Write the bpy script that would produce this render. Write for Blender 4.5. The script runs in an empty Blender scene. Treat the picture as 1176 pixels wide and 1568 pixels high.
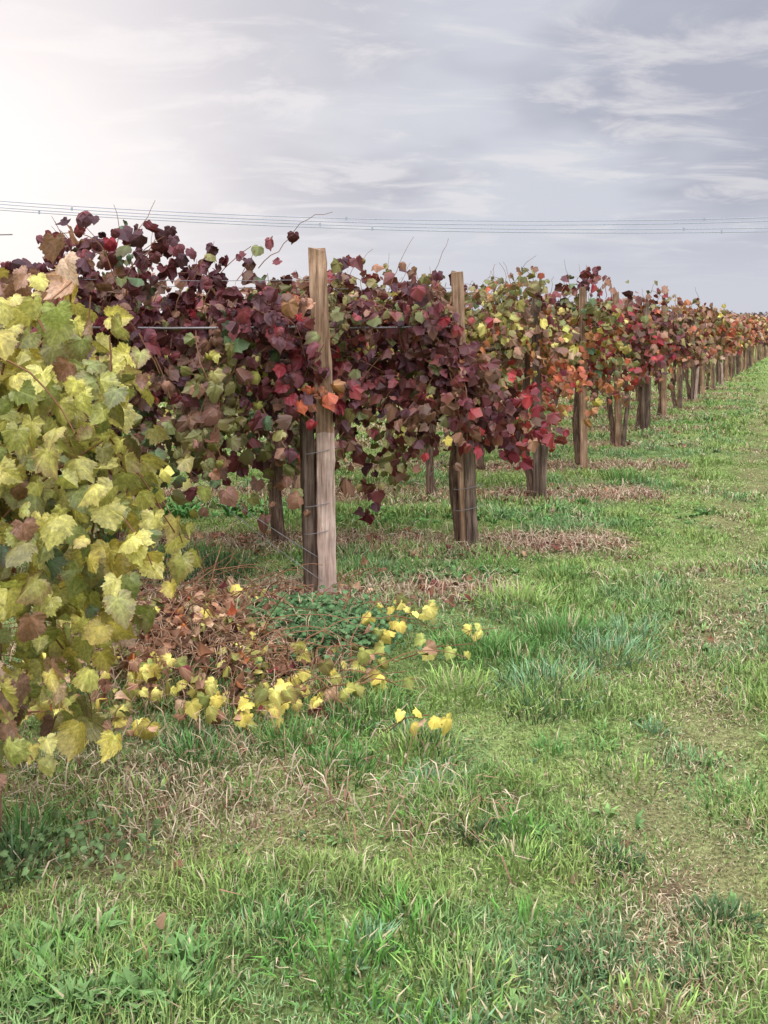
import bpy, math, numpy as np
from mathutils import Vector
rng=np.random.default_rng(7)
sc=bpy.context.scene
H=1.6
Q=.75
def lin(c):
    c=np.asarray(c,float)/255.
    return np.where(c<=.04045,c/12.92,((c+.055)/1.055)**2.4)
# ---------- noise
_lat={}
def vn(x,y,s,seed=0):
    if seed not in _lat: _lat[seed]=np.random.default_rng(1000+seed).random((128,128))
    L=_lat[seed]; x=np.asarray(x,float)/s+100.3; y=np.asarray(y,float)/s+57.7
    xi=np.floor(x).astype(int); yi=np.floor(y).astype(int)
    fx=x-xi; fy=y-yi; fx=fx*fx*(3-2*fx); fy=fy*fy*(3-2*fy)
    a=L[xi%128,yi%128]; b=L[(xi+1)%128,yi%128]; c=L[xi%128,(yi+1)%128]; d=L[(xi+1)%128,(yi+1)%128]
    return (a*(1-fx)+b*fx)*(1-fy)+(c*(1-fx)+d*fx)*fy
def fbm(x,y,s,seed=0,o=3):
    t=0;w=0;a=1.
    for i in range(o):
        t=t+a*vn(x,y,s/(2**i),seed+i); w+=a; a*=.55
    return t/w
def sstep(a,b,x):
    t=np.clip((x-a)/(b-a),0,1); return t*t*(3-2*t)
# ---------- mesh helper
def mk(name,V,T,mat,col=None,parent=None,smooth=False):
    V=np.ascontiguousarray(V,dtype=np.float32); T=np.ascontiguousarray(T,dtype=np.int32)
    me=bpy.data.meshes.new(name)
    me.vertices.add(len(V)); me.vertices.foreach_set("co",V.ravel())
    me.loops.add(3*len(T)); me.loops.foreach_set("vertex_index",T.ravel())
    me.polygons.add(len(T)); me.polygons.foreach_set("loop_start",np.arange(0,3*len(T),3,dtype=np.int32))
    me.update(calc_edges=True)
    if smooth: me.shade_smooth()
    else: me.shade_flat()
    if col is not None:
        assert col.shape==V.shape
        at=me.color_attributes.new("Col",'FLOAT_COLOR','POINT')
        c=np.ones((len(V),4),np.float32); c[:,:3]=np.clip(col,0.001,1)
        at.data.foreach_set("color",c.ravel())
    me.materials.append(mat)
    ob=bpy.data.objects.new(name,me); sc.collection.objects.link(ob)
    if parent: ob.parent=parent
    return ob
def empty(name):
    e=bpy.data.objects.new(name,None); sc.collection.objects.link(e); e.empty_display_size=.1; return e
class Acc:
    def __init__(s): s.V=[];s.T=[];s.C=[];s.n=0
    def add(s,V,T,C=None):
        if len(V)==0:return
        s.V.append(np.asarray(V,np.float32));s.T.append((T+s.n).astype(np.int32));s.n+=len(V)
        if C is not None:s.C.append(np.asarray(C,np.float32))
    def make(s,name,mat,parent=None,smooth=False):
        if not s.V:return None
        return mk(name,np.concatenate(s.V),np.concatenate(s.T),mat,np.concatenate(s.C) if s.C else None,parent,smooth)
def tube(P,R,sides=5,cap=True,jit=0):
    P=np.asarray(P,float); n=len(P); R=np.broadcast_to(R,(n,))
    D=np.gradient(P,axis=0); D/=np.linalg.norm(D,axis=1)[:,None]+1e-9
    ref=np.array([0,0,1.]) if abs(D[:,2]).mean()<.8 else np.array([0,1.,0])
    A=np.cross(D,ref); A/=np.linalg.norm(A,axis=1)[:,None]+1e-9; B=np.cross(D,A)
    th=np.arange(sides)/sides*2*np.pi
    r=R[:,None]*(1+jit*(rng.random((n,sides))-.5))
    V=P[:,None,:]+r[...,None]*(np.cos(th)[None,:,None]*A[:,None,:]+np.sin(th)[None,:,None]*B[:,None,:])
    V=V.reshape(-1,3); T=[]
    for i in range(n-1):
        for j in range(sides):
            a=i*sides+j;b=i*sides+(j+1)%sides
            T+=[(a,b,b+sides),(a,b+sides,a+sides)]
    if cap:
        for j in range(1,sides-1):
            T.append((0,j+1,j)); o=(n-1)*sides; T.append((o,o+j,o+j+1))
    return V,np.array(T)
# ---------- materials
def newmat(name):
    m=bpy.data.materials.new(name); m.use_nodes=True; nt=m.node_tree; nt.nodes.clear()
    return m,nt,nt.nodes,nt.links
def foliage_mat(name,gloss=0.,trans=0.,mottle=False):
    m,nt,N,L=newmat(name)
    out=N.new('ShaderNodeOutputMaterial'); a=N.new('ShaderNodeAttribute'); a.attribute_name='Col'
    src=a.outputs['Color']
    if mottle:
        tc=N.new('ShaderNodeTexCoord'); nz=N.new('ShaderNodeTexNoise'); nz.inputs['Scale'].default_value=90; nz.inputs['Detail'].default_value=3; nz.inputs['Roughness'].default_value=.65
        L.new(tc.outputs['Object'],nz.inputs['Vector'])
        mr=N.new('ShaderNodeMapRange'); mr.inputs[1].default_value=.32; mr.inputs[2].default_value=.68; mr.inputs[3].default_value=.68; mr.inputs[4].default_value=1.32
        L.new(nz.outputs[0],mr.inputs[0])
        mul=N.new('ShaderNodeVectorMath'); mul.operation='SCALE'; L.new(src,mul.inputs[0]); L.new(mr.outputs[0],mul.inputs['Scale']); src=mul.outputs[0]
    p=N.new('ShaderNodeBsdfDiffuse');L.new(src,p.inputs['Color']);last=p.outputs[0]
    if trans>0:
        t=N.new('ShaderNodeBsdfTranslucent'); L.new(src,t.inputs['Color'])
        mx=N.new('ShaderNodeMixShader'); mx.inputs[0].default_value=trans
        L.new(last,mx.inputs[1]);L.new(t.outputs[0],mx.inputs[2]);last=mx.outputs[0]
    if gloss>0:
        g=N.new('ShaderNodeBsdfGlossy');g.inputs['Roughness'].default_value=.45;g.inputs['Color'].default_value=(.8,.8,.85,1)
        mx=N.new('ShaderNodeMixShader'); mx.inputs[0].default_value=gloss
        L.new(last,mx.inputs[1]);L.new(g.outputs[0],mx.inputs[2]);last=mx.outputs[0]
    L.new(last,out.inputs[0])
    return m
M_leaf=foliage_mat('vine_leaf',.04,.2,True)
M_leaff=foliage_mat('vine_leaf_far',.03)
M_grass=foliage_mat('grass_blade')
M_litter=foliage_mat('dry_leaf')
def wood_mat(name,c1,c2,c3,scale=1.0,bump=.5):
    m,nt,N,L=newmat(name)
    out=N.new('ShaderNodeOutputMaterial');p=N.new('ShaderNodeBsdfDiffuse')
    tc=N.new('ShaderNodeTexCoord');mp=N.new('ShaderNodeMapping');mp.inputs['Scale'].default_value=(60*scale,60*scale,3.5*scale)
    L.new(tc.outputs['Object'],mp.inputs[0])
    n=N.new('ShaderNodeTexNoise');n.inputs['Scale'].default_value=1;n.inputs['Detail'].default_value=5;n.inputs['Roughness'].default_value=.65;L.new(mp.outputs[0],n.inputs['Vector'])
    n2=N.new('ShaderNodeTexNoise');n2.inputs['Scale'].default_value=5;n2.inputs['Detail'].default_value=3;L.new(tc.outputs['Object'],n2.inputs['Vector'])
    r=N.new('ShaderNodeValToRGB');e=r.color_ramp.elements
    e[0].position=.3;e[0].color=(*lin(c1),1);e[1].position=.72;e[1].color=(*lin(c3),1);k=e.new(.5);k.color=(*lin(c2),1)
    L.new(n.outputs[0],r.inputs[0])
    mr=N.new('ShaderNodeMapRange');mr.inputs[1].default_value=.3;mr.inputs[2].default_value=.7;mr.inputs[3].default_value=.6;mr.inputs[4].default_value=1.2;L.new(n2.outputs[0],mr.inputs[0])
    mul=N.new('ShaderNodeVectorMath');mul.operation='SCALE';L.new(r.outputs[0],mul.inputs[0]);L.new(mr.outputs[0],mul.inputs['Scale'])
    L.new(mul.outputs[0],p.inputs['Color'])
    b=N.new('ShaderNodeBump');b.inputs['Strength'].default_value=bump;b.inputs['Distance'].default_value=.008;L.new(n.outputs[0],b.inputs['Height']);L.new(b.outputs[0],p.inputs['Normal'])
    L.new(p.outputs[0],out.inputs[0]);return m
M_post=wood_mat('weathered_wood',(96,74,58),(158,126,100),(196,166,138))
M_postlow=wood_mat('pale_wood',(128,100,86),(190,162,144),(222,200,184))
M_dark=wood_mat('old_dark_wood',(58,48,42),(116,98,84),(162,138,120),.9,.8)
M_bark=wood_mat('vine_bark',(54,43,36),(108,88,74),(154,126,106),1.2,1.0)
def flat(name,c):
    m,nt,N,L=newmat(name);out=N.new('ShaderNodeOutputMaterial');p=N.new('ShaderNodeBsdfDiffuse')
    n=N.new('ShaderNodeTexNoise');n.inputs['Scale'].default_value=30;n.inputs['Detail'].default_value=1
    r=N.new('ShaderNodeValToRGB');r.color_ramp.elements[0].color=(*(lin(c)*.6),1);r.color_ramp.elements[1].color=(*(lin(c)*1.2),1);L.new(n.outputs[0],r.inputs[0]);L.new(r.outputs[0],p.inputs['Color'])
    L.new(p.outputs[0],out.inputs[0]);return m
M_cane=flat('cane',(134,98,72))
M_wire=flat('galvanised_wire',(150,145,142))
M_cable=flat('cable',(170,172,186))
# ---------- layout
rows=[(-1.17,2.96),(-.34,5.78),(.584,7.06),(1.446,9.23),(2.27,11.16)]
for k in range(5,27):
    rows.append((2.27+(k-4)*.862,11.16+(k-4)*1.95))
def track(x,y):
    return x-(1.9+.405*(y-5.58))
def dryness(x,y):
    d=np.zeros_like(x)
    wob=(fbm(x,y,.5,40)-.5)*.5
    for k,(px,py) in enumerate(rows):
        if k>18: break
        w=[.45,.33,.26,.36,.36][k] if k<5 else .4
        ext=[1.3,1.0,1.25,1.1,.8][k] if k<5 else .5
        yy=py+(.1 if k!=0 else .3)
        s=np.exp(-((y+wob-yy)/w)**2)*(1-sstep(px+ext*.7,px+ext*1.15,x+wob))
        d=np.maximum(d,s*(.5 if k==0 else 1))
    # worn dry corner at the front right of the lane
    d=np.maximum(d,.35*np.exp(-(((x-1.3)/.3)**2+((y-2.7)/.35)**2)))
    return d
def trackness(x,y):
    t=track(x,y)+(fbm(x,y,.8,60)-.5)*.5
    a=np.exp(-(t/.22)**2); b=np.exp(-((t-1.5)/.3)**2)
    return np.maximum(a,b*.9)*(.3+.7*sstep(.25,.55,fbm(x,y,.6,65)))
def dirt(x,y):
    d=np.zeros_like(x); u=x+(fbm(x,y,.16,140)-.5)*.3; v=y+(fbm(x,y,.16,150)-.5)*.3
    for (cx,cy,r,s) in [(-.42,2.57,.07,.8),(.84,2.83,.08,.8),(1.95,5.5,.18,.55),(-.78,2.9,.12,.6)]:
        d=np.maximum(d,s*sstep(.2,.9,np.exp(-(((u-cx)/(r*1.5))**2+((v-cy)/r)**2))))
    return d
def gz(x,y):
    z=(fbm(x,y,1.3,5)-.5)*.07+(fbm(x,y,.35,9)-.5)*.025
    z=z-.02*trackness(x,y)
    m=np.exp(-(((x+.95)/.6)**2+((y-4.75)/.55)**2))*.10
    return z*np.clip(1-(np.abs(y)-60)/50,0,1)+m
# ---------- ground
def axis(dense,a,b,lo,hi,g=1.15):
    v=list(np.arange(a,b,dense)); s=dense;x=v[-1]
    while x<hi: s*=g;x+=s;v.append(x)
    s=dense;x=v[0];pre=[]
    while x>lo: s*=g;x-=s;pre.append(x)
    return np.array(pre[::-1]+v)
gx=axis(.05,-3.5,5,-900,900); gy=axis(.05,1.8,12,-60,1500)
X,Y=np.meshgrid(gx,gy); x=X.ravel();y=Y.ravel()
z=gz(x,y)
nx=len(gx);ny=len(gy)
idx=np.arange(nx*ny).reshape(ny,nx)
a=idx[:-1,:-1].ravel();b=idx[:-1,1:].ravel();c=idx[1:,1:].ravel();d=idx[1:,:-1].ravel()
T=np.concatenate([np.stack([a,b,c],1),np.stack([a,c,d],1)])
dry=dryness(x,y);tr=trackness(x,y);dt=dirt(x,y)
n1=fbm(x,y,.6,20)[:,None]
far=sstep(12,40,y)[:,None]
col=lin((88,102,56))*(1-n1)+lin((118,128,76))*n1
col=col*(.65+.7*rng.random((len(x),1)))
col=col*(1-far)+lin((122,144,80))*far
col=col*(1-dry[:,None]*.8)+lin((138,112,86))*dry[:,None]*.8
col=col*(1-tr[:,None]*.6)+lin((112,100,74))*tr[:,None]*.6
col=col*(1-dt[:,None])+lin((92,74,60))*dt[:,None]
mg,nt,N,L=newmat('ground_soil')
out=N.new('ShaderNodeOutputMaterial');p=N.new('ShaderNodeBsdfDiffuse')
at=N.new('ShaderNodeAttribute');at.attribute_name='Col';tc=N.new('ShaderNodeTexCoord')
n=N.new('ShaderNodeTexNoise');n.inputs['Scale'].default_value=70;n.inputs['Detail'].default_value=4;n.inputs['Roughness'].default_value=.85;L.new(tc.outputs['Object'],n.inputs['Vector'])
m1=N.new('ShaderNodeMapRange');m1.inputs[1].default_value=.38;m1.inputs[2].default_value=.62;m1.inputs[3].default_value=.35;m1.inputs[4].default_value=1.6;L.new(n.outputs[0],m1.inputs[0])
mul=N.new('ShaderNodeVectorMath');mul.operation='SCALE';L.new(at.outputs['Color'],mul.inputs[0]);L.new(m1.outputs[0],mul.inputs['Scale']);L.new(mul.outputs[0],p.inputs['Color'])
L.new(p.outputs[0],out.inputs[0])
mk('ground',np.stack([x,y,z],1),T,mg,col,None,True)
# ---------- grass
def blades(x,y,h,w,lean,col,acc,phi=None,z0=None):
    n=len(x); z=gz(x,y) if z0 is None else z0
    phi=rng.random(n)*2*np.pi if phi is None else phi
    d=np.stack([np.cos(phi),np.sin(phi),np.zeros(n)],1)
    q=phi+np.pi/2+rng.normal(0,.5,n); s=np.stack([np.cos(q),np.sin(q),rng.normal(0,.15,n)],1)
    P=np.stack([x,y,z-.01],1); up=np.array([0,0,1.])
    lean=np.clip(lean,0,1.6)
    ang1=lean*.5; ang2=lean*1.25
    m=P+(d*np.sin(ang1)[:,None]+up*np.cos(ang1)[:,None])*(h*.55)[:,None]
    t=m+(d*np.sin(ang2)[:,None]+up*np.cos(ang2)[:,None])*(h*.5)[:,None]
    t[:,2]=np.maximum(t[:,2],P[:,2]+.015)
    w2=(w/2)[:,None]
    V=np.stack([P-s*w2*.8,P+s*w2*.8,m-s*w2,m+s*w2,t],1).reshape(-1,3)
    b=(np.arange(n)*5)[:,None,None]
    T=(np.array([[0,1,2],[1,3,2],[2,3,4]])[None]+b).reshape(-1,3)
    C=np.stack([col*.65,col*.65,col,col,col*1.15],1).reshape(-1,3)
    acc.add(V,T,C)
def gcol(x,y,dry,tr):
    n=len(x); a=fbm(x,y,.9,70)[:,None]; b=fbm(x,y,.3,80)[:,None]
    g=lin((104,138,74))*(1-a)+lin((150,170,98))*a
    blue=sstep(.48,.64,fbm(x,y,.7,90))[:,None]
    g=g*(1-.5*blue)+lin((114,150,108))*.5*blue
    yl=sstep(.55,.7,b)
    g=g*(1-.35*yl)+lin((162,170,94))*.35*yl
    g=g*(.7+.6*rng.random((n,1)))
    pd=.11+.75*dry+.35*tr+.35*sstep(.5,.7,fbm(x,y,.5,95))
    isd=rng.random(n)<pd
    st=lin((198,184,148))*(.5+.6*rng.random((n,1)))
    st2=lin((158,132,102))*(.55+.6*rng.random((n,1)))
    st=np.where(rng.random((n,1))<.4,st2,st)
    return np.where(isd[:,None],st,g),isd
def samp(y0,y1,dens,mL=1.2,mR=1.2):
    A=(.39*(y0+y1)+mL+mR)*(y1-y0); n=int(A*dens)
    yy=y0+(y1-y0)*rng.random(int(n*1.8)); wid=.78*yy+mL+mR
    k=rng.random(len(yy))*wid.max()<wid; yy=yy[k][:n]; wid=.78*yy+mL+mR
    xx=-.39*yy-mL+rng.random(len(yy))*wid
    return xx,yy
acc=Acc()
for (y0,y1,dens,ws,hs) in [(1.9,3.3,18000,1.05,.85),(3.3,5,11500,1.25,.9),(5,8,6200,1.75,1.0),(8,13,2700,2.5,1.05),(13,22,800,4.5,1.2),(22,45,130,9,1.3)]:
    xx,yy=samp(y0,y1,dens*Q,.35,.5)
    dr=dryness(xx,yy);tr=trackness(xx,yy);di=dirt(xx,yy)
    gap=fbm(xx,yy,.25,110)
    keep=rng.random(len(xx))<(1-.35*dr)*(1-.15*tr)*(1-.9*di)*(.68+.7*sstep(.3,.6,gap))
    xx,yy,dr,tr=xx[keep],yy[keep],dr[keep],tr[keep]
    n=len(xx)
    c,isd=gcol(xx,yy,dr,tr)
    hf=.5+1.05*sstep(.4,.72,fbm(xx,yy,.45,130))
    h=(.028+.045*rng.random(n))*hf*(1-.42*tr)*hs*1.1
    w=(.0026+.0022*rng.random(n))*ws
    lean=np.abs(rng.normal(.65,.45,n))+isd*.5
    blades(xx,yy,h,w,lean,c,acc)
acc.make('grass',M_grass)
# tall tufts
acc=Acc()
def tuft(cx,cy,R,n,h,colr,ws=1.,spread=1.):
    n=int(n*.7)
    r=R*np.sqrt(rng.random(n))*rng.random(n)**.2; ph=rng.random(n)*2*np.pi
    x=cx+r*np.cos(ph);y=cy+r*np.sin(ph)
    c=lin(colr)*(.6+.7*rng.random((n,1)))
    c=np.where(rng.random((n,1))<.1,lin((186,172,134)),c)
    hh=h*(.45+.6*rng.random(n)); lean=spread*(.25+.8*r/R)*(.5+rng.random(n))
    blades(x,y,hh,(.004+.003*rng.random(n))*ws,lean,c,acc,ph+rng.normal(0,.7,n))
G1=(102,142,76);G2=(122,156,112);G3=(142,168,90);G4=(84,108,70);G5=(104,150,70)
def pt(px,py):
    Yd=1500*H/(py-500); return (px-588)/1500*Yd,Yd
for (px,py,R,n,h,cc) in [(860,980,.3,700,.17,G1),(790,930,.28,600,.17,G3),(930,1010,.25,450,.14,G2),(840,1060,.28,500,.13,G2),(740,1000,.25,400,.15,G1),(960,975,.2,260,.14,G2),(700,1060,.25,350,.12,G3),(800,1020,.3,400,.13,G1),
    (940,1310,.1,420,.055,G4),(1100,1400,.11,420,.06,G4),(910,1450,.12,400,.05,G4),(1060,1480,.1,300,.05,G4),(860,1480,.1,260,.05,G4),
    (330,880,.3,420,.2,G4),(290,860,.3,400,.16,G1),(250,880,.25,300,.2,G4),(960,735,.35,400,.2,G1),(860,885,.2,200,.12,G1),(760,870,.2,160,.12,G5),(560,880,.25,200,.1,G1),
    (340,1390,.16,320,.08,G3),(520,1500,.18,350,.09,G5),(130,1500,.2,380,.1,G5),(280,1530,.18,330,.1,G1),(700,1530,.18,300,.08,G3),(560,1360,.14,240,.07,G3),(800,1320,.14,220,.07,G3),(420,1440,.16,280,.08,G1),(640,1440,.16,280,.08,G5),(960,1180,.2,260,.06,G3),(1120,1220,.2,260,.06,G1),(1000,1540,.16,260,.07,G3),
    (300,1170,.15,260,.1,G1),(450,1140,.2,300,.11,G1),(580,1090,.2,300,.12,G1),(640,1150,.2,280,.11,G3),(520,1180,.2,280,.09,G1),(40,1300,.12,160,.16,G1),(20,1340,.1,120,.15,G4),(200,1240,.12,150,.1,G3)]:
    cx,cy=pt(px,py); tuft(cx,cy,R,n,h,cc)
for i in range(420):
    y=1.9+rng.random()**1.3*20; x=-.39*y-.5+rng.random()*(.78*y+1.2)
    if trackness(np.array([x]),np.array([y]))[0]>.5 or dirt(np.array([x]),np.array([y]))[0]>.3: continue
    tuft(x,y,.06+.11*rng.random(),int(50+70*rng.random()),.045+.055*rng.random(),[G1,G2,G3,G4,G5][rng.integers(5)],1 if y<8 else 2)
acc.make('grass_tuft',M_grass)
# dead straw lying in the strips under the rows
acc=Acc()
for k in range(0,12):
    px,py=rows[k]; n=[1000,2600,4200,2800,1600][k] if k<5 else 500
    x=px+1.15-rng.random(n)**1.3*5; y=py+.1+rng.normal(0,.2,n)
    if k==0: y+=.2; x=px+1.6-rng.random(n)*3
    c=lin((206,184,154))*(.5+.6*rng.random((n,1)))
    c=np.where(rng.random((n,1))<.4,lin((152,112,94))*(.6+.6*rng.random((n,1))),c)
    blades(x,y,.07+.12*rng.random(n),(.003+.003*rng.random(n))*(1+.15*k),1.1+.5*rng.random(n),c,acc)
acc.make('dead_grass',M_grass)
# broadleaf weeds
acc=Acc()
def weed(cx,cy,n,l,colr):
    ph=rng.random(n)*2*np.pi
    c=lin(colr)*(.7+.6*rng.random((n,1)))
    blades(cx+.01*np.cos(ph),cy+.01*np.sin(ph),l*(.6+.6*rng.random(n)),l*(.2+.14*rng.random(n)),.7+.6*rng.random(n),c,acc,ph)
for i in range(340):
    y=1.95+rng.random()**1.2*8; x=-.39*y-.3+rng.random()*(.78*y+.8)
    weed(x,y,int(4+6*rng.random()),.03+.035*rng.random(),[(104,134,80),(122,150,88),(94,122,82)][rng.integers(3)])
for (m_,px0,pw,py0,ph_,ln,cc) in [(70,0,300,1440,130,.07,(112,142,86)),(110,500,480,782,26,.07,(98,140,76)),(100,280,520,868,28,.06,(102,134,80)),(110,230,220,772,26,.09,(100,142,78)),(40,950,150,780,40,.05,(100,138,78))]:
    for i in range(m_):
        cx,cy=pt(px0+pw*rng.random(),py0+ph_*rng.random()); weed(cx,cy,8,ln*(.7+.6*rng.random()),cc)
acc.make('broadleaf_weed',M_grass)
# ---------- leaves
half=[(.08,-.15),(.28,-.25),(.50,-.10),(.48,.08),(.60,.33),(.46,.47),(.36,.70),(.13,.82),(0,.98)]
half_hi=[(.07,-.14),(.17,-.23),(.20,-.19),(.31,-.25),(.35,-.19),(.44,-.17),(.45,-.11),(.54,-.05),(.47,.02),(.50,.08),(.44,.13),(.53,.20),(.52,.27),(.62,.35),(.52,.39),(.53,.46),(.42,.47),(.43,.56),(.36,.60),(.37,.70),(.27,.71),(.25,.80),(.16,.80),(.10,.90),(0,1.0)]
half_lo=[(.12,-.2),(.48,-.12),(.48,.12),(.58,.42),(.33,.64),(0,.95)]
half_xl=[(.3,-.25),(.6,.35),(0,1.)]
def template(half,ring):
    pts=list(half)+[(-a,b) for a,b in half[::-1][1:]]
    O=np.array(pts); N=len(O)
    if ring:
        V=np.concatenate([[[0,0]],O*.55,O]);T=[]
        for i in range(N-1):
            T.append((0,1+i,2+i)); T+= [(1+i,1+N+i,2+N+i),(1+i,2+N+i,2+i)]
    else:
        V=np.concatenate([[[0,0]],O]);T=[(0,1+i,2+i) for i in range(N-1)]
    tipset=[(.50,-.10),(.6,.33),(.28,-.25),(.48,-.12),(.58,.42),(.31,-.25),(.54,-.05),(.62,.35)]
    tips=np.array([abs(p[0])<.01 or any(abs(abs(p[0])-q[0])<.005 and abs(p[1]-q[1])<.005 for q in tipset) for p in O],float)
    vein=np.concatenate([[1],tips,tips*.7]) if ring else np.concatenate([[1],tips*.6])
    edge=np.concatenate([[0],np.full(N,.25),np.ones(N)]) if ring else np.concatenate([[0],np.ones(N)])
    return V,np.array(T),vein,edge
TM=[template(half_xl,False),template(half_lo,False),template(half,True),template(half_hi,True)]
def leaves(P,size,nrm,tip,col,acc,lod=2,edgecol=None,curl=1.):
    V,T,vein,edge=TM[lod]
    n=len(P); jn=.035 if lod<3 else .012
    nrm=nrm/(np.linalg.norm(nrm,axis=1)[:,None]+1e-9)
    t=tip-(tip*nrm).sum(1)[:,None]*nrm; t/=np.linalg.norm(t,axis=1)[:,None]+1e-9
    r=np.cross(t,nrm)
    x=V[None,:,0]*(.85+.3*rng.random((n,1))); y=V[None,:,1]*np.ones((n,1))
    x=x+rng.normal(0,jn,(n,len(V)))*edge; y=y+rng.normal(0,jn,(n,len(V)))*edge
    rr2=x*x+y*y; ang=np.arctan2(V[:,1],V[:,0])[None]
    z=-rr2*rng.normal(.3,.35,(n,1))*curl-np.abs(x)*rng.normal(.1,.35,(n,1))*curl+.09*curl*np.sin(ang*4+rng.random((n,1))*6.3)*np.sqrt(rr2)+rng.normal(0,jn*.8,(n,len(V)))*edge
    W=P[:,None,:]+size[:,None,None]*(x[...,None]*r[:,None]+y[...,None]*t[:,None]+z[...,None]*nrm[:,None])
    TT=(T[None]+(np.arange(n)*len(V))[:,None,None]).reshape(-1,3)
    C=col[:,None,:]*(1+.26*vein[None,:,None]-.12*edge[None,:,None]+rng.normal(0,.1 if lod<3 else .06,(n,len(V),1)))
    if edgecol is not None:
        am=(edge[None,:]*np.clip(rng.normal(.2,.3,(n,1)),0,.85))[...,None]
        C=C*(1-am)+edgecol*am
    acc.add(W.reshape(-1,3),TT,C.reshape(-1,3))
PAL=dict(maroon=[(88,44,46),(100,50,52),(74,42,44),(114,54,54)],crimson=[(146,50,56),(164,56,58),(126,46,52)],orange=[(174,108,66),(176,92,62),(162,116,72)],
 yellow=[(206,190,98),(198,180,88),(214,200,112)],olive=[(126,124,74),(108,112,64),(144,136,80)],green=[(96,116,74),(82,102,66)],brown=[(130,94,74),(112,84,66),(150,110,84)],
 ygreen=[(178,174,90),(160,160,86),(194,186,102),(142,148,80),(202,192,100)],tan=[(178,142,110),(152,116,92),(196,164,130)])
KEYS=list(PAL)
def pick(W,x,z,seed):
    n=len(x); W=np.array(W)
    for i in range(len(KEYS)):
        W[:,i]*=np.exp((fbm(x,z,.3,200+(seed*17+i*3)%211,2)-.5)*6)
    W=W/W.sum(1)[:,None]; cs=W.cumsum(1); u=rng.random((n,1)); k=(u>cs).sum(1).clip(0,len(KEYS)-1)
    out=np.zeros((n,3))
    for i,key in enumerate(KEYS):
        m=k==i
        if m.any():
            pal=lin(np.array(PAL[key])); out[m]=pal[rng.integers(len(pal),size=m.sum())]
    return out*(.62+.6*rng.random((n,1)))
def wv(**k): return np.array([k.get(q,0.001) for q in KEYS],float)
def wts(k,dx,x,z):
    n=len(x); W=np.zeros((n,len(KEYS)))
    def mixw(m,w): 
        W[...]=W*(1-m[:,None])+w[None]*m[:,None]
    if k==0:
        W[:]=wv(ygreen=8,yellow=1.6,olive=1.8,green=.5,brown=.2)
        mixw(sstep(1.5,1.75,z),wv(ygreen=2.5,yellow=2.2,orange=.8,brown=1.2,olive=1.5,maroon=.2,tan=1.2))
        mixw(sstep(.85,.6,z)*.8,wv(ygreen=5,yellow=3.4,brown=.6,olive=1.5,tan=.6))
        mixw(sstep(-1.35,-1.7,x)*.6,wv(maroon=1,ygreen=4,olive=3,brown=1.5))
    elif k==1:
        W[:]=wv(maroon=9,crimson=.35,olive=.9,brown=1.4,green=.8)
        mixw(sstep(1.6,1.3,z),wv(olive=7,brown=3.6,maroon=1.8,green=1.4,orange=.2,ygreen=1.4,crimson=.1,tan=.5))
        mixw(sstep(-.85,-.55,x)*sstep(.95,1.15,z)*sstep(2.1,1.7,z),wv(crimson=2.4,maroon=5,orange=.2,brown=1.2,olive=.5))
        mixw(sstep(-.47,-.38,x)*sstep(1.35,1.2,z),wv(crimson=5,orange=1.5,maroon=.8))
    elif k==2:
        W[:]=wv(maroon=7,brown=2.2,crimson=.35,olive=1.8)
        mixw(sstep(1.2,1.0,z)*.8,wv(maroon=5,brown=2.8,olive=2.6,crimson=.4))
        mixw(sstep(.2,.5,x)*sstep(1.75,1.55,z),wv(crimson=2,maroon=7,brown=.9))
        mixw(sstep(.75,.95,x),wv(crimson=5,maroon=5,brown=.5,yellow=.1))
    elif k==3:
        W[:]=wv(yellow=2,olive=4.5,orange=1.5,brown=2.4,ygreen=3,crimson=.05,tan=.8)
        mixw(sstep(1.5,1.75,z)*.7,wv(brown=4,olive=3.6,orange=1.2,maroon=.8,crimson=.1,tan=.8,ygreen=1))
        mixw(sstep(1.3,1.55,x)*sstep(1.4,1.2,z),wv(orange=5,crimson=2,yellow=.8,brown=1.5))
    elif k==4:
        W[:]=wv(orange=2,olive=3.6,brown=2.5,crimson=.8,yellow=1,green=1,ygreen=1)
        mixw(sstep(1.75,1.95,z),wv(maroon=5,green=3,olive=1.5))
        mixw(sstep(1.25,1.05,z),wv(crimson=1.6,orange=3,brown=1.8,green=1))
    elif k<=8:
        W[:]=[wv(crimson=1.8,maroon=4.5,brown=3,orange=.5,olive=1.8),wv(crimson=1,maroon=2.4,brown=4,orange=1,olive=2.6,tan=.5),wv(maroon=4,brown=4,crimson=1.2,orange=.6,tan=.6,olive=.8),wv(brown=4,orange=1,maroon=1.6,olive=2.6,tan=1)][k-5]
    elif k<=14:
        W[:]=wv(orange=2.4,brown=4,yellow=.9,olive=2.2,crimson=.3,tan=1.8)
        mixw(sstep(1.3,1.0,z)*.8*(k%2),wv(crimson=5,orange=1,brown=1))
    else: W[:]=wv(orange=1.5,crimson=1.5,brown=3.4,tan=1.4,maroon=1.6) if k%3 else wv(yellow=1.5,orange=2,brown=3,tan=1)
    return W
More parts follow.
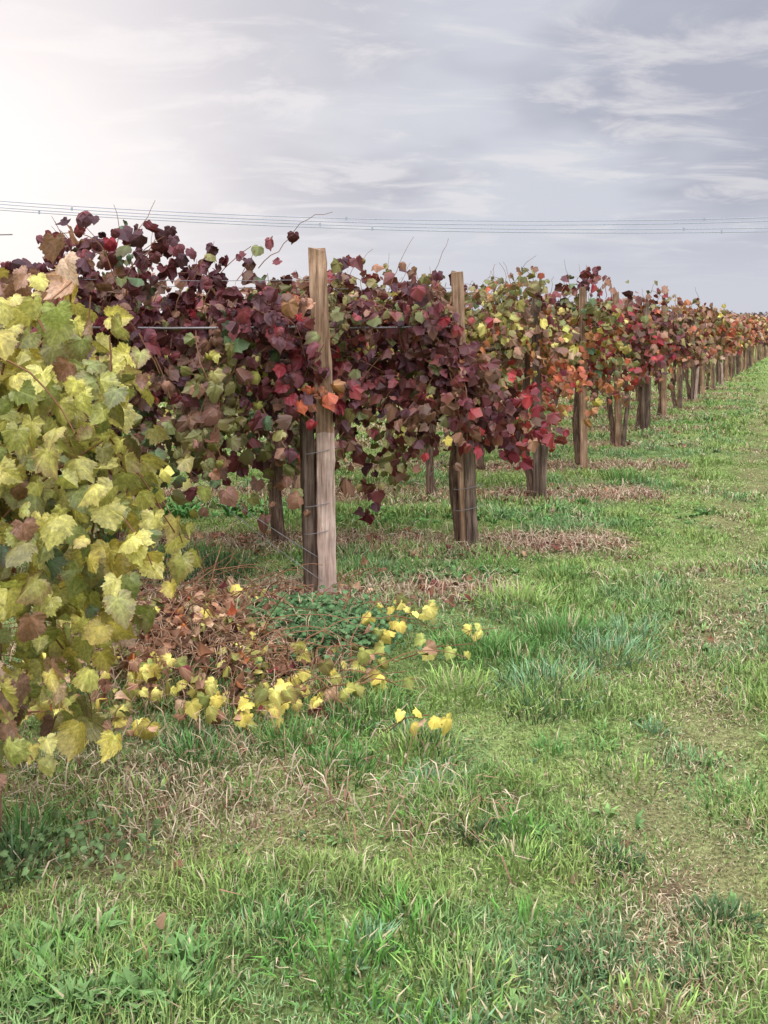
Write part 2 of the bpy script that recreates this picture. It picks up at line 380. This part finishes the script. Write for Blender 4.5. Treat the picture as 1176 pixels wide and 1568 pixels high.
ENV={1:([(-6,2.1),(-2.3,2.05),(-2.03,2.02),(-1.69,2.24),(-1.46,2.3),(-1.19,2.1),(-.95,2.04),(-.74,2.15),(-.55,2.02),(-.45,1.95),(-.40,1.75),(-.28,1.5),(-.22,1.3)],
        [(-6,.62),(-1.57,.62),(-1.3,.72),(-.99,.60),(-.72,.52),(-.58,.66),(-.45,.92),(-.28,1.0),(-.22,1.2)]),
     2:([(-6,2.05),(-.4,1.9),(-.22,2.08),(.0,1.98),(.245,2.04),(.45,1.93),(.53,1.6),(.57,1.5),(.81,1.36),(1.0,1.3),(1.16,1.1),(1.26,.85)],
        [(-6,.65),(-.37,.62),(-.04,.42),(.245,.6),(.43,.9),(.67,.82),(.85,.8),(1.0,.64),(1.22,.64),(1.26,.8)]),
     3:([(-6,2.0),(.69,1.97),(.93,2.06),(1.3,2.2),(1.49,2.05),(1.67,1.8),(1.86,1.25),(1.95,1.0)],[(-6,.7),(.93,.66),(1.3,.6),(1.6,.66),(1.83,.8),(1.95,.9)]),
     4:([(-6,2.0),(1.6,2.05),(1.95,2.16),(2.25,2.32),(2.54,2.2),(2.73,1.9),(2.85,1.3)],[(-6,.7),(1.95,.66),(2.25,.86),(2.73,.84),(2.85,1.2)])}
B0=[(0,-.95),(.2,-.95),(.345,-.84),(.54,-.87),(.70,-.80),(.87,-.63),(1.0,-.66),(1.1,-.76),(1.21,-.83),(1.37,-.79),(1.48,-.67),(1.56,-.76),(1.64,-.85),(1.735,-.96),(1.88,-1.06),(2.0,-1.2)]
def env(k):
    if k in ENV:
        t,b=ENV[k]; return (np.array([q[0] for q in t]),np.array([q[1] for q in t]),np.array([q[0] for q in b]),np.array([q[1] for q in b]))
    px=rows[k][0]; g_=np.random.default_rng(k); j=g_.normal(0,.07,7)+g_.normal(0,.07)
    tx=px+np.array([-6,-1.2,-.6,-.15,.25,.45,.6]); tz=np.array([1.95,1.95,1.98,2.2,2.1,1.8,1.2])+j*[1,1,1,1,1,1,.3]
    return tx,tz,px+np.array([-6,-.3,0,.5,.65]),np.array([.75,.82,.88,.9,1.1])
EV={k:env(k) for k in range(1,27)}
def inside(k,x,z,jit=.05):
    n=len(x)
    zz=z+rng.normal(0,jit,n); xx=x+rng.normal(0,jit*.6,n)
    if k==0:
        zb=np.array([q[0] for q in B0]);xb=np.array([q[1] for q in B0])
        top=np.interp(x,[-3.5,-1.6,-1.2,-1.05,-.9],[1.92,1.82,1.84,1.88,1.9])+(fbm(x,0*x,.15,590,2)-.5)*.16
        low=np.where(x>-1.3,.32,.45)
        return (xx<np.interp(z,zb,xb)+(fbm(z,0*z,.12,595,2)-.5)*.14)&(zz<top)&(zz>low)
    tx,tz,bx,bz=EV[k]
    rt=(fbm(x,0*x+k,.2,600,2)-.5)*.36-.02; rb=(fbm(x,0*x+k,.17,620,2)-.5)*.46
    return (zz<np.interp(x,tx,tz)+rt)&(zz>np.interp(x,bx,bz)+rb)&(xx<tx[-1])
EDGE=lin((120,84,58))
for k,(px,py) in enumerate(rows):
    par=empty('grapevine')
    acc=Acc(); canes=Acc()
    xr=px+(.6 if k!=0 else .55); 
    if k==2:xr=1.28
    if k==1:xr=-.2
    L_=4.0 if k<4 else (3.5 if k<9 else 2.5)
    xl=xr-L_ if k else -2.4
    dens=[1350,1100,1080,720,600][k] if k<5 else (400 if k<9 else 200)
    target=int(dens*(xr-xl))
    Pc=[];side_=[]
    nsh=int((xr-xl)*(46 if k<3 else 26 if k<8 else 6))
    for s in range(nsh):
        x0=xl+rng.random()*(xr-xl); sd=1 if rng.random()<.45 else -1
        up=rng.random()<.6
        p=np.array([x0,py+rng.normal(0,.06),(1.25+.4*rng.random())])
        if k==0: p[2]=.9+.8*rng.random()
        v=np.array([rng.normal(0,.5),sd*(.3+.3*rng.random()),.9 if up else -.1])
        g=.06+.12*rng.random(); pts=[p.copy()]
        for i in range(int(8+14*rng.random())):
            v=v+np.array([rng.normal(0,.16),rng.normal(0,.12)-sd*.03,-g]); v/=np.linalg.norm(v)
            q=p+v*.07
            if not inside(k,q[:1],q[2:3],.06)[0]: break
            p=q; p[1]=np.clip(p[1],py-.36,py+.36)
            pts.append(p.copy())
            for r_ in range(2 if rng.random()<.5 else 1):
                Pc.append(p+rng.normal(0,.05,3)); side_.append(sd)
        if len(pts)>2 and k<5:
            V,T=tube(pts,np.linspace(.005,.0025,len(pts)),3,False); canes.add(V,T)
    if k<12:
        for s in range(int((xr-xl)*(5.5 if k<6 else 3))):
            x0=xl+rng.random()*(xr-xl-.5)
            if k==0 and x0>-1: continue
            z0=float(np.interp(x0,EV[k][0],EV[k][1]))-.2 if k else 1.72
            p=np.array([x0,py+rng.normal(0,.1),z0]);v=np.array([rng.normal(0,.5),rng.normal(0,.2),1.]);pts=[p.copy()]
            long_=rng.random()<.3
            for i in range(int(4+4*rng.random()+(4 if long_ else 0))):
                v=v+rng.normal(0,.2,3);v/=np.linalg.norm(v);p=p+v*.055;pts.append(p.copy())
                if rng.random()<(.3 if i<4 else .12): Pc.append(p+rng.normal(0,.02,3));side_.append(-1)
            V,T=tube(pts,np.linspace(.0035,.0015,len(pts))*(1 if k<5 else 1.8),3,False); canes.add(V,T)
        # shoots dangling below the canopy
        for s in range(int((xr-xl)*(5 if k<6 else 3)) if k else 0):
            x0=xl+rng.random()*(xr-xl-.1)
            z0=float(np.interp(x0,EV[k][2],EV[k][3]))+.12
            p=np.array([x0,py+rng.normal(0,.2),z0]);v=np.array([rng.normal(0,.3),rng.normal(0,.2),-1.]);pts=[p.copy()]
            for i in range(int(3+4*rng.random())):
                v=v+rng.normal(0,.2,3);v/=np.linalg.norm(v);p=p+v*.055
                if p[2]<.25: break
                pts.append(p.copy())
                if rng.random()<.6: Pc.append(p+rng.normal(0,.03,3));side_.append(-1)
            if len(pts)>2:
                V,T=tube(pts,np.linspace(.003,.0015,len(pts)),3,False); canes.add(V,T)
    Pc=np.array(Pc).reshape(-1,3);side_=np.array(side_,float)
    need=max(target-len(Pc),0)
    nc=max(need//6,1)
    cx=xl+rng.random(nc*6)*(xr-xl);cz=.15+rng.random(nc*6)*2.2
    if k==2: cx=np.where(rng.random(len(cx))<.3,.2+rng.random(len(cx))*1.08,cx)
    vo=fbm(cx,cz,.2,420+k,2); m=inside(k,cx,cz,.05)&(vo>(.45 if k not in(0,2) else .39));cx=cx[m][:nc];cz=cz[m][:nc]
    sd=np.where(rng.random(len(cx))<.6,-1.,1.)
    cy=py+sd*(.06+.26*rng.random(len(cx)))
    C0=np.repeat(np.stack([cx,cy,cz],1),6,0)+rng.normal(0,1,(len(cx)*6,3))*[.07,.055,.085]
    sdr=np.repeat(sd,6); m=inside(k,C0[:,0],C0[:,2],.06)
    P=np.concatenate([Pc,C0[m]]);S=np.concatenate([side_,sdr[m]])
    n=len(P)
    nrm=np.stack([rng.normal(0,.65,n)+.15,S*(.7+.3*rng.random(n)),.4+rng.normal(0,.5,n)],1)
    tip=np.stack([rng.normal(0,.6,n),S*.25+rng.normal(0,.4,n),-1+rng.normal(0,.4,n)],1)
    size=(.04+.055*rng.random(n))*(1.0 if k else .95)*(1 if k<4 else 1.1 if k<5 else 1.2 if k<9 else 1.6)
    c=pick(wts(k,P[:,0]-px,P[:,0],P[:,2]),P[:,0],P[:,2],k)
    if k==0: c=c*1.15
    leaves(P,size,nrm,tip,c,acc,3 if k<1 else 2 if k<2 else 1 if k<5 else 0,EDGE*1.2 if k!=1 else lin((98,60,52)),1.0 if k==0 else 1.3)
    acc.make('foliage',M_leaf if k<1 else M_leaff,par)
    if canes.V: canes.make('canes',M_cane,par)
    tr=Acc()
    xs=[px-.06]+[px-1.15-1.15*i+rng.normal(0,.08) for i in range(2 if k<9 else 1)]
    if k==2: xs=[.545,-.765,-1.9]
    if k==1: xs=[-.41,-2.4]
    if k==0: xs=[-1.45]
    for i,tx in enumerate(xs):
        m=14; zz=np.linspace(-.05,1.45,m); ph=rng.random()*6
        sx=.03*np.sin(zz*5+ph)+rng.normal(0,.008,m).cumsum(); sy=.03*np.cos(zz*4+ph)+rng.normal(0,.006,m)
        rad=np.linspace(.04,.022,m)*(1+.3*rng.random(m)); rad[0]*=1.35
        if k==2 and i==1: rad*=1.35
        V,T=tube(np.stack([tx+sx,py+.0+sy+(.07 if i==0 else 0),zz],1),rad,8,True,.25); tr.add(V,T)
    xx=np.linspace(xs[0]-.02,xl+.3,20); V,T=tube(np.stack([xx,py+rng.normal(0,.012,20),1.38+.03*np.sin(xx*6)+rng.normal(0,.01,20)],1),.018*(1+.3*rng.random(20)),5,True,.2); tr.add(V,T)
    tr.make('trunk',M_bark,par,True)
# ---------- posts
def post(x,y,h,w,d,mat,lean=(0,0),name='wooden_post',z0=-.05,par=None,rot=0.,ch=.12,jag=.01):
    secs=14; zz=np.linspace(z0,h,secs); c=ch
    prof=np.array([(-1+c,-1),(1-c,-1),(1,-1+c),(1,1-c),(1-c,1),(-1+c,1),(-1,1-c),(-1,-1+c)])*[w/2,d/2]
    ca,sa=math.cos(rot),math.sin(rot); prof=prof@np.array([[ca,sa],[-sa,ca]])
    V=[]
    for i,z in enumerate(zz):
        t=(z-z0)/(h-z0); pr=prof*(1-.06*t)+rng.normal(0,.002,(8,2))
        dz=rng.normal(0,jag,8) if i==secs-1 else np.zeros(8)
        for j in range(8): V.append((x+lean[0]*t+pr[j,0],y+lean[1]*t+pr[j,1],z+dz[j]))
    V.append((x+lean[0],y+lean[1],h+.004)); V=np.array(V);T=[]
    for i in range(secs-1):
        for j in range(8):
            a=i*8+j;b=i*8+(j+1)%8;T+=[(a,b,b+8),(a,b+8,a+8)]
    o=(secs-1)*8
    for j in range(8):T.append((o+j,o+(j+1)%8,len(V)-1))
    return mk(name,V,np.array(T),mat,None,par)
def ring(x,y,z,r,par,name='wire_tie',tilt=.02):
    th=np.linspace(0,2*np.pi,17); P=np.stack([x+r*1.1*np.cos(th),y+r*.8*np.sin(th),z+tilt*np.cos(th)],1)
    V,T=tube(P,.0022,4,False); return mk(name,V,T,M_wire,None,par,True)
p1=empty('wooden_post')
post(-.345,5.76,2.055,.108,.085,M_post,(-.05,0),'upper_post',.98,p1,.05)
post(-.333,5.76,.98,.112,.09,M_postlow,(-.012,0),'lower_post',-.05,p1,.05)
post(-.43,5.80,1.02,.075,.09,M_dark,(-.03,0),'old_stake',-.05,p1,.3,.2,.03)
for z in (.87,.56,.40): ring(-.375,5.77,z,.085,p1)
p2=empty('wooden_post')
post(.595,7.04,1.99,.085,.08,M_post,(-.07,0),'post',-.05,p2,.1)
post(.63,7.02,1.0,.085,.07,M_dark,(-.035,0),'old_stake',-.05,p2,.25,.25,.03)
for z in (.45,.3): ring(.6,7.04,z,.09,p2)
post(-1.19,2.96,1.7,.05,.06,M_post,(0,0),'wooden_post')
for x in (-2.68,-.79): post(x,9.25,2.02,.1,.09,M_post,(0,0))
post(-2.9,5.8,1.95,.1,.09,M_post)
post(-3.2,7.08,1.95,.1,.09,M_post)
for k in range(3,27):
    px,py=rows[k]
    h=1.98+rng.normal(0,.06)
    post(px,py-.03,h,.08,.07,M_post if k%3 else M_dark,(rng.normal(0,.03),0))
    if k<20 and k%3!=1: post(px+.03+rng.normal(0,.02),py-.1,.6+.25*rng.random(),.05,.045,M_postlow if k in(9,12) else M_dark,(rng.normal(0,.04),0),'wooden_stake',-.05,None,.3,.25,.03)
# ---------- trellis wires
wr=empty('trellis_wire')
for k,(px,py) in enumerate(rows[:14]):
    a=Acc()
    for z,r in ((1.0,.002),(1.6 if k else 1.3,.0065 if k in(1,2) else .003),(1.88,.002)):
        yo=-.2 if (k in (1,2) and z==1.6) else .02
        xx=np.linspace(px+.04 if yo>0 else px-.12,px-4.4,12); V,T=tube(np.stack([xx,np.full(12,py+yo),z-.01*np.sin(np.linspace(0,9.4,12))+0*xx],1),r,4,True); a.add(V,T)
    a.make('wires',M_wire,wr,True)
a=Acc()
def wl(p,q,r=.0022,sag=.03,n=10):
    p=np.array(p,float);q=np.array(q,float);t=np.linspace(0,1,n)[:,None];P=p*(1-t)+q*t;P[:,2]-=sag*4*(t*(1-t))[:,0]
    V,T=tube(P,r,4,True);a.add(V,T)
wl((-.36,5.7,.12),(-1.1,5.85,.66),sag=.02); wl((-.38,5.72,.25),(-1.25,5.9,.8),.0025,.02)
wl((.62,7.0,.95),(.95,7.6,.1));wl((1.45,9.2,1.0),(1.0,9.4,.4));wl((1.46,9.2,.95),(1.95,9.6,.05));wl((2.3,11.1,.95),(2.75,11.5,.05));wl((3.15,13.1,.9),(3.6,13.5,.05))
wl((.55,6.98,.9),(.32,6.9,.55),.002,.03)
a.make('stay_wires',M_wire,wr,True)
# ---------- leaf litter and fallen vine
acc=Acc();cn=Acc()
for k in range(0,10):
    px,py=rows[k]; n=[24,300,240,120,80][k] if k<5 else 50
    x=px+.9-rng.random(n)**.9*4; y=py+rng.normal(0,.22,n); z=gz(x,y)+.02+.03*rng.random(n)
    W=np.tile(wv(brown=5,tan=2,maroon=1.2 if k else .001),(n,1))
    leaves(np.stack([x,y,z],1),(.03+.03*rng.random(n))*(1 if k else .6),np.stack([rng.normal(0,.5,n),rng.normal(-.3,.5,n),np.ones(n)],1),rng.normal(0,1,(n,3)),pick(W,x,y,50+k)*(1 if k else .7),acc,1,EDGE,1.8)
n=40; y=2.1+rng.random(n)*5; x=-.39*y+rng.random(n)**1.5*.78*y; z=gz(x,y)+.02
leaves(np.stack([x,y,z],1),.015+.018*rng.random(n),np.stack([rng.normal(0,.5,n),rng.normal(-.3,.5,n),np.ones(n)],1),rng.normal(0,1,(n,3)),pick(np.tile(wv(brown=5,tan=3),(n,1)),x,y,70)*.6,acc,1,EDGE,2.)
acc.make('leaf_litter',M_litter)
fv=empty('fallen_grapevine');acc=Acc()
for i in range(230):
    x0=-1.65+rng.random()*1.5; y0=4.2+rng.random()*1.4
    p=np.array([x0,y0,float(gz(np.array([x0]),np.array([y0]))[0])+.03]);v=np.array([rng.normal(0,1),rng.normal(0,.5),.5]);pts=[p.copy()]
    for j in range(10):
        v=v+np.array([rng.normal(0,.25),rng.normal(0,.25),-.12+rng.normal(0,.1)]);v/=np.linalg.norm(v);p=p+v*.06
        p[2]=max(p[2],float(gz(p[:1],p[1:2])[0])+.02);pts.append(p.copy())
    V,T=tube(pts,np.linspace(.0035,.002,len(pts)),3,False);cn.add(V,T)
n=1300
x=np.clip(-.98+rng.normal(0,.4,n),-1.9,-.25);y=4.7+rng.normal(0,.4,n)
z=gz(x,y)+.01+.16*rng.random(n)**1.4*np.exp(-((x+.95)/.5)**2)
W=np.tile(wv(brown=6,tan=6,orange=.8,maroon=1.2,olive=1.6,ygreen=1.6),(n,1))
leaves(np.stack([x,y,z],1),.025+.035*rng.random(n),np.stack([rng.normal(0,.6,n),rng.normal(-.6,.5,n),.7+rng.normal(0,.4,n)],1),rng.normal(0,1,(n,3))+[0,-.2,-.5],pick(W,x,y,80)*1.1,acc,1,EDGE,2.6)
n=3200
x=np.clip(-.98+rng.normal(0,.45,n),-1.9,-.2);y=4.7+rng.normal(0,.45,n)
cst=lin((200,168,136))*(.45+.6*rng.random((n,1)))
blades(x,y,.06+.1*rng.random(n),.003+.002*rng.random(n),.9+.6*rng.random(n),cst,acc,None,gz(x,y)+.09*rng.random(n))
yl=[(215,1040,14),(320,1070,12),(340,1105,8),(240,1065,10),(410,1085,12),(365,925,15),(330,940,8),(610,935,12),(640,945,8),(580,975,8),(560,1010,8),(685,1000,6),(735,975,4),(640,1115,6),(490,1050,6),(450,1010,5),(110,985,12),(60,1050,12),(160,960,8),(590,1040,5),(300,980,8),(360,985,7),(200,1115,5),(470,1080,6),(160,1130,10),(90,1100,12),(25,1120,10),(520,1060,5),(380,1020,7)]
for (a_,b_,m) in yl:
    cx,cy=pt(a_,b_+22); s=.06
    x=cx+rng.normal(0,s,m);y=cy+rng.normal(0,s,m);z=gz(x,y)+.05+.1*rng.random(m)
    W=np.tile(wv(yellow=4,ygreen=5,olive=.8,tan=.7),(m,1))
    leaves(np.stack([x,y,z],1),.035+.035*rng.random(m),np.stack([rng.normal(0,.5,m),-.7+rng.normal(0,.4,m),.6+rng.normal(0,.3,m)],1),np.stack([rng.normal(0,.7,m),rng.normal(0,.3,m),-.8*np.ones(m)],1),pick(W,x,y,90)*1.2,acc,3,EDGE*1.4)
    g0=gz(np.array([cx]),np.array([cy]))[0]
    for j in range(2): 
        P=np.array([[cx+rng.normal(0,.05)-.15,cy+.05,g0+.02],[cx-.05,cy,g0+.10],[cx+rng.normal(0,.08),cy-.02,g0+.12]])
        V,T=tube(P,.002,4,False);cn.add(V,T)
acc.make('foliage',M_litter,fv);cn.make('canes',M_cane,fv)
acc=Acc();n=2800
x=-.34+rng.normal(0,.17,n);y=5.05+rng.normal(0,.2,n);z=gz(x,y)+.02+.1*rng.random(n)
c=lin((86,114,72))*(.5+.9*rng.random((n,1)))
leaves(np.stack([x,y,z],1),.018+.012*rng.random(n),np.stack([rng.normal(0,.4,n),-.4+rng.normal(0,.4,n),np.ones(n)],1),rng.normal(0,1,(n,3)),c,acc,0)
n=260;x=-1.0+rng.normal(0,.15,n);y=2.95+rng.normal(0,.1,n);z=gz(x,y)+.02+.05*rng.random(n)
leaves(np.stack([x,y,z],1),.012+.012*rng.random(n),np.stack([rng.normal(0,.4,n),-.4+rng.normal(0,.4,n),np.ones(n)],1),rng.normal(0,1,(n,3)),lin((100,120,76))*(.5+.9*rng.random((n,1))),acc,0)
acc.make('clover',M_grass)
# ---------- distant trees
acc=Acc();n=6000
x=-120+rng.random(n)*330;y=210+rng.normal(0,4,n)
hh=2.6+1.8*fbm(x,y*0,14,500)+1.6*fbm(x,y*0,3,510)
z=hh*rng.random(n)**.7
c=lin((142,130,128))*(.7+.4*rng.random((n,1)))
leaves(np.stack([x,y,z],1),.5+.5*rng.random(n),rng.normal(0,1,(n,3))+[0,-1,0],rng.normal(0,1,(n,3)),c,acc,0)
acc.make('distant_tree_line',M_litter)
# ---------- power lines
pl=empty('power_line');D=60.;f=D/1500.
def cable(y0,y1,y2,dy,name):
    px=np.linspace(-900,2100,60)
    co=np.polyfit([0,588,1176],[y0,y1,y2],2); yy=np.polyval(co,px)
    P=np.stack([(px-588)*f,np.full(60,D+dy),H+(500-yy)*f],1)
    V,T=tube(P,.024,4,True);mk(name,V,T,M_cable,None,pl,True);return co
c1=cable(308,336,333,0,'cable_1');c2=cable(312,341,338,.3,'cable_2');c3=cable(318,347,349,0,'cable_3');c4=cable(321,351,354,.3,'cable_4')
a=Acc()
for px,co in [(110,c2),(60,c4),(490,c3),(530,c1),(570,c4),(1047,c3),(1105,c4),(1078,c1)]:
    yy=np.polyval(co,px);P=np.array([[(px-588)*f,D,H+(500-yy)*f+.1],[(px-588)*f,D,H+(500-yy)*f-.1]]);V,T=tube(P,.06,6,True);a.add(V,T)
a.make('insulators',M_cable,pl)
# ---------- world
w=bpy.data.worlds.new("World");sc.world=w;w.use_nodes=True;nt=w.node_tree;N=nt.nodes;L=nt.links;N.clear()
out=N.new('ShaderNodeOutputWorld')
sky=N.new('ShaderNodeTexSky');sky.sky_type='NISHITA';sky.sun_disc=False;sky.sun_elevation=math.radians(22);sky.sun_rotation=math.radians(-50)
bg1=N.new('ShaderNodeBackground');bg1.inputs[1].default_value=.08;L.new(sky.outputs[0],bg1.inputs[0])
tc=N.new('ShaderNodeTexCoord');sep=N.new('ShaderNodeSeparateXYZ');L.new(tc.outputs['Generated'],sep.inputs[0])
def M(op,a,b=None,clamp=False):
    m=N.new('ShaderNodeMath');m.operation=op;m.use_clamp=clamp
    for i,v in enumerate((a,b)):
        if v is None:continue
        if isinstance(v,(int,float)):m.inputs[i].default_value=v
        else:L.new(v,m.inputs[i])
    return m.outputs[0]
zz=M('ADD',M('MAXIMUM',sep.outputs[2],0.),.13)
cu=M('DIVIDE',sep.outputs[0],zz);cv=M('DIVIDE',sep.outputs[1],zz)
cb=N.new('ShaderNodeCombineXYZ');L.new(cu,cb.inputs[0]);L.new(cv,cb.inputs[1])
def noise(scale,det,rough,rot,sx,sy,dist=0):
    mp=N.new('ShaderNodeMapping');mp.inputs['Rotation'].default_value=(0,0,math.radians(rot));mp.inputs['Scale'].default_value=(sx,sy,1);L.new(cb.outputs[0],mp.inputs[0])
    n=N.new('ShaderNodeTexNoise');n.noise_dimensions='2D';n.inputs['Scale'].default_value=scale;n.inputs['Detail'].default_value=det;n.inputs['Roughness'].default_value=rough;n.inputs['Distortion'].default_value=dist;L.new(mp.outputs[0],n.inputs['Vector']);return n.outputs[0]
def mrange(v,a,b,c,d):
    m=N.new('ShaderNodeMapRange');m.interpolation_type='SMOOTHSTEP'
    for i,q in enumerate((a,b,c,d)):m.inputs[i+1].default_value=q
    L.new(v,m.inputs[0]);return m.outputs[0]
def mix(fac,A,B):
    m=N.new('ShaderNodeMix');m.data_type='RGBA';L.new(fac,m.inputs[0])
    for i,v in ((6,A),(7,B)):
        if isinstance(v,tuple):m.inputs[i].default_value=(*v,1)
        else:L.new(v,m.inputs[i])
    return m.outputs[2]
big=mrange(noise(.7,4,.55,15,1,.9),.36,.62,0,1)
fine=mrange(noise(2.6,6,.62,-24,.8,1.25,.35),.46,.70,0,1)
c0=mix(big,tuple(lin((180,182,197))),tuple(lin((211,214,224))))
c1_=mix(M('MULTIPLY',fine,.6),c0,tuple(lin((238,235,237))))
hz=mrange(sep.outputs[2],.02,.15,1,0)
c2_=mix(hz,c1_,tuple(lin((209,211,223))))
sd=Vector((-.46,1,.17)).normalized()
dp=N.new('ShaderNodeVectorMath');dp.operation='DOT_PRODUCT';L.new(tc.outputs['Generated'],dp.inputs[0]);dp.inputs[1].default_value=sd
gl=M('POWER',M('MAXIMUM',dp.outputs['Value'],0.),20.)
c3_=mix(M('MULTIPLY',gl,1.0,True),c2_,(1.14,1.05,1.02))
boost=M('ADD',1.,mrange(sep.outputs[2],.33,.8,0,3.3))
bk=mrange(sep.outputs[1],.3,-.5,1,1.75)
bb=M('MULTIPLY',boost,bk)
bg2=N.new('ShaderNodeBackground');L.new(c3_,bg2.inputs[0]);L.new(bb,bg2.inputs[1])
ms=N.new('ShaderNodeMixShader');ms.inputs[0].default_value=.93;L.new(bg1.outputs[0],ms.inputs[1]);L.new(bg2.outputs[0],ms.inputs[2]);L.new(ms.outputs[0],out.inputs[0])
w.cycles.sampling_method='MANUAL';w.cycles.sample_map_resolution=256
# sun
sl=bpy.data.lights.new('sun','SUN');sl.energy=1.3;sl.angle=math.radians(20);sl.color=(1,.95,.88)
so=bpy.data.objects.new('sun',sl);sc.collection.objects.link(so)
az=math.radians(-50);el=math.radians(24)
d=Vector((math.sin(az)*math.cos(el),math.cos(az)*math.cos(el),math.sin(el)))
so.rotation_euler=d.to_track_quat('Z','Y').to_euler();so.location=d*30
# camera
cam=bpy.data.cameras.new('camera');co=bpy.data.objects.new('camera',cam);sc.collection.objects.link(co)
co.location=(0,0,H);co.rotation_euler=(math.radians(90),0,0)
cam.sensor_width=36;cam.lens=36*1500/1568;cam.shift_y=-284/1568;cam.clip_end=5000;cam.clip_start=.05
sc.view_settings.view_transform='Standard';sc.view_settings.look='None';sc.view_settings.exposure=0
sc.camera=co
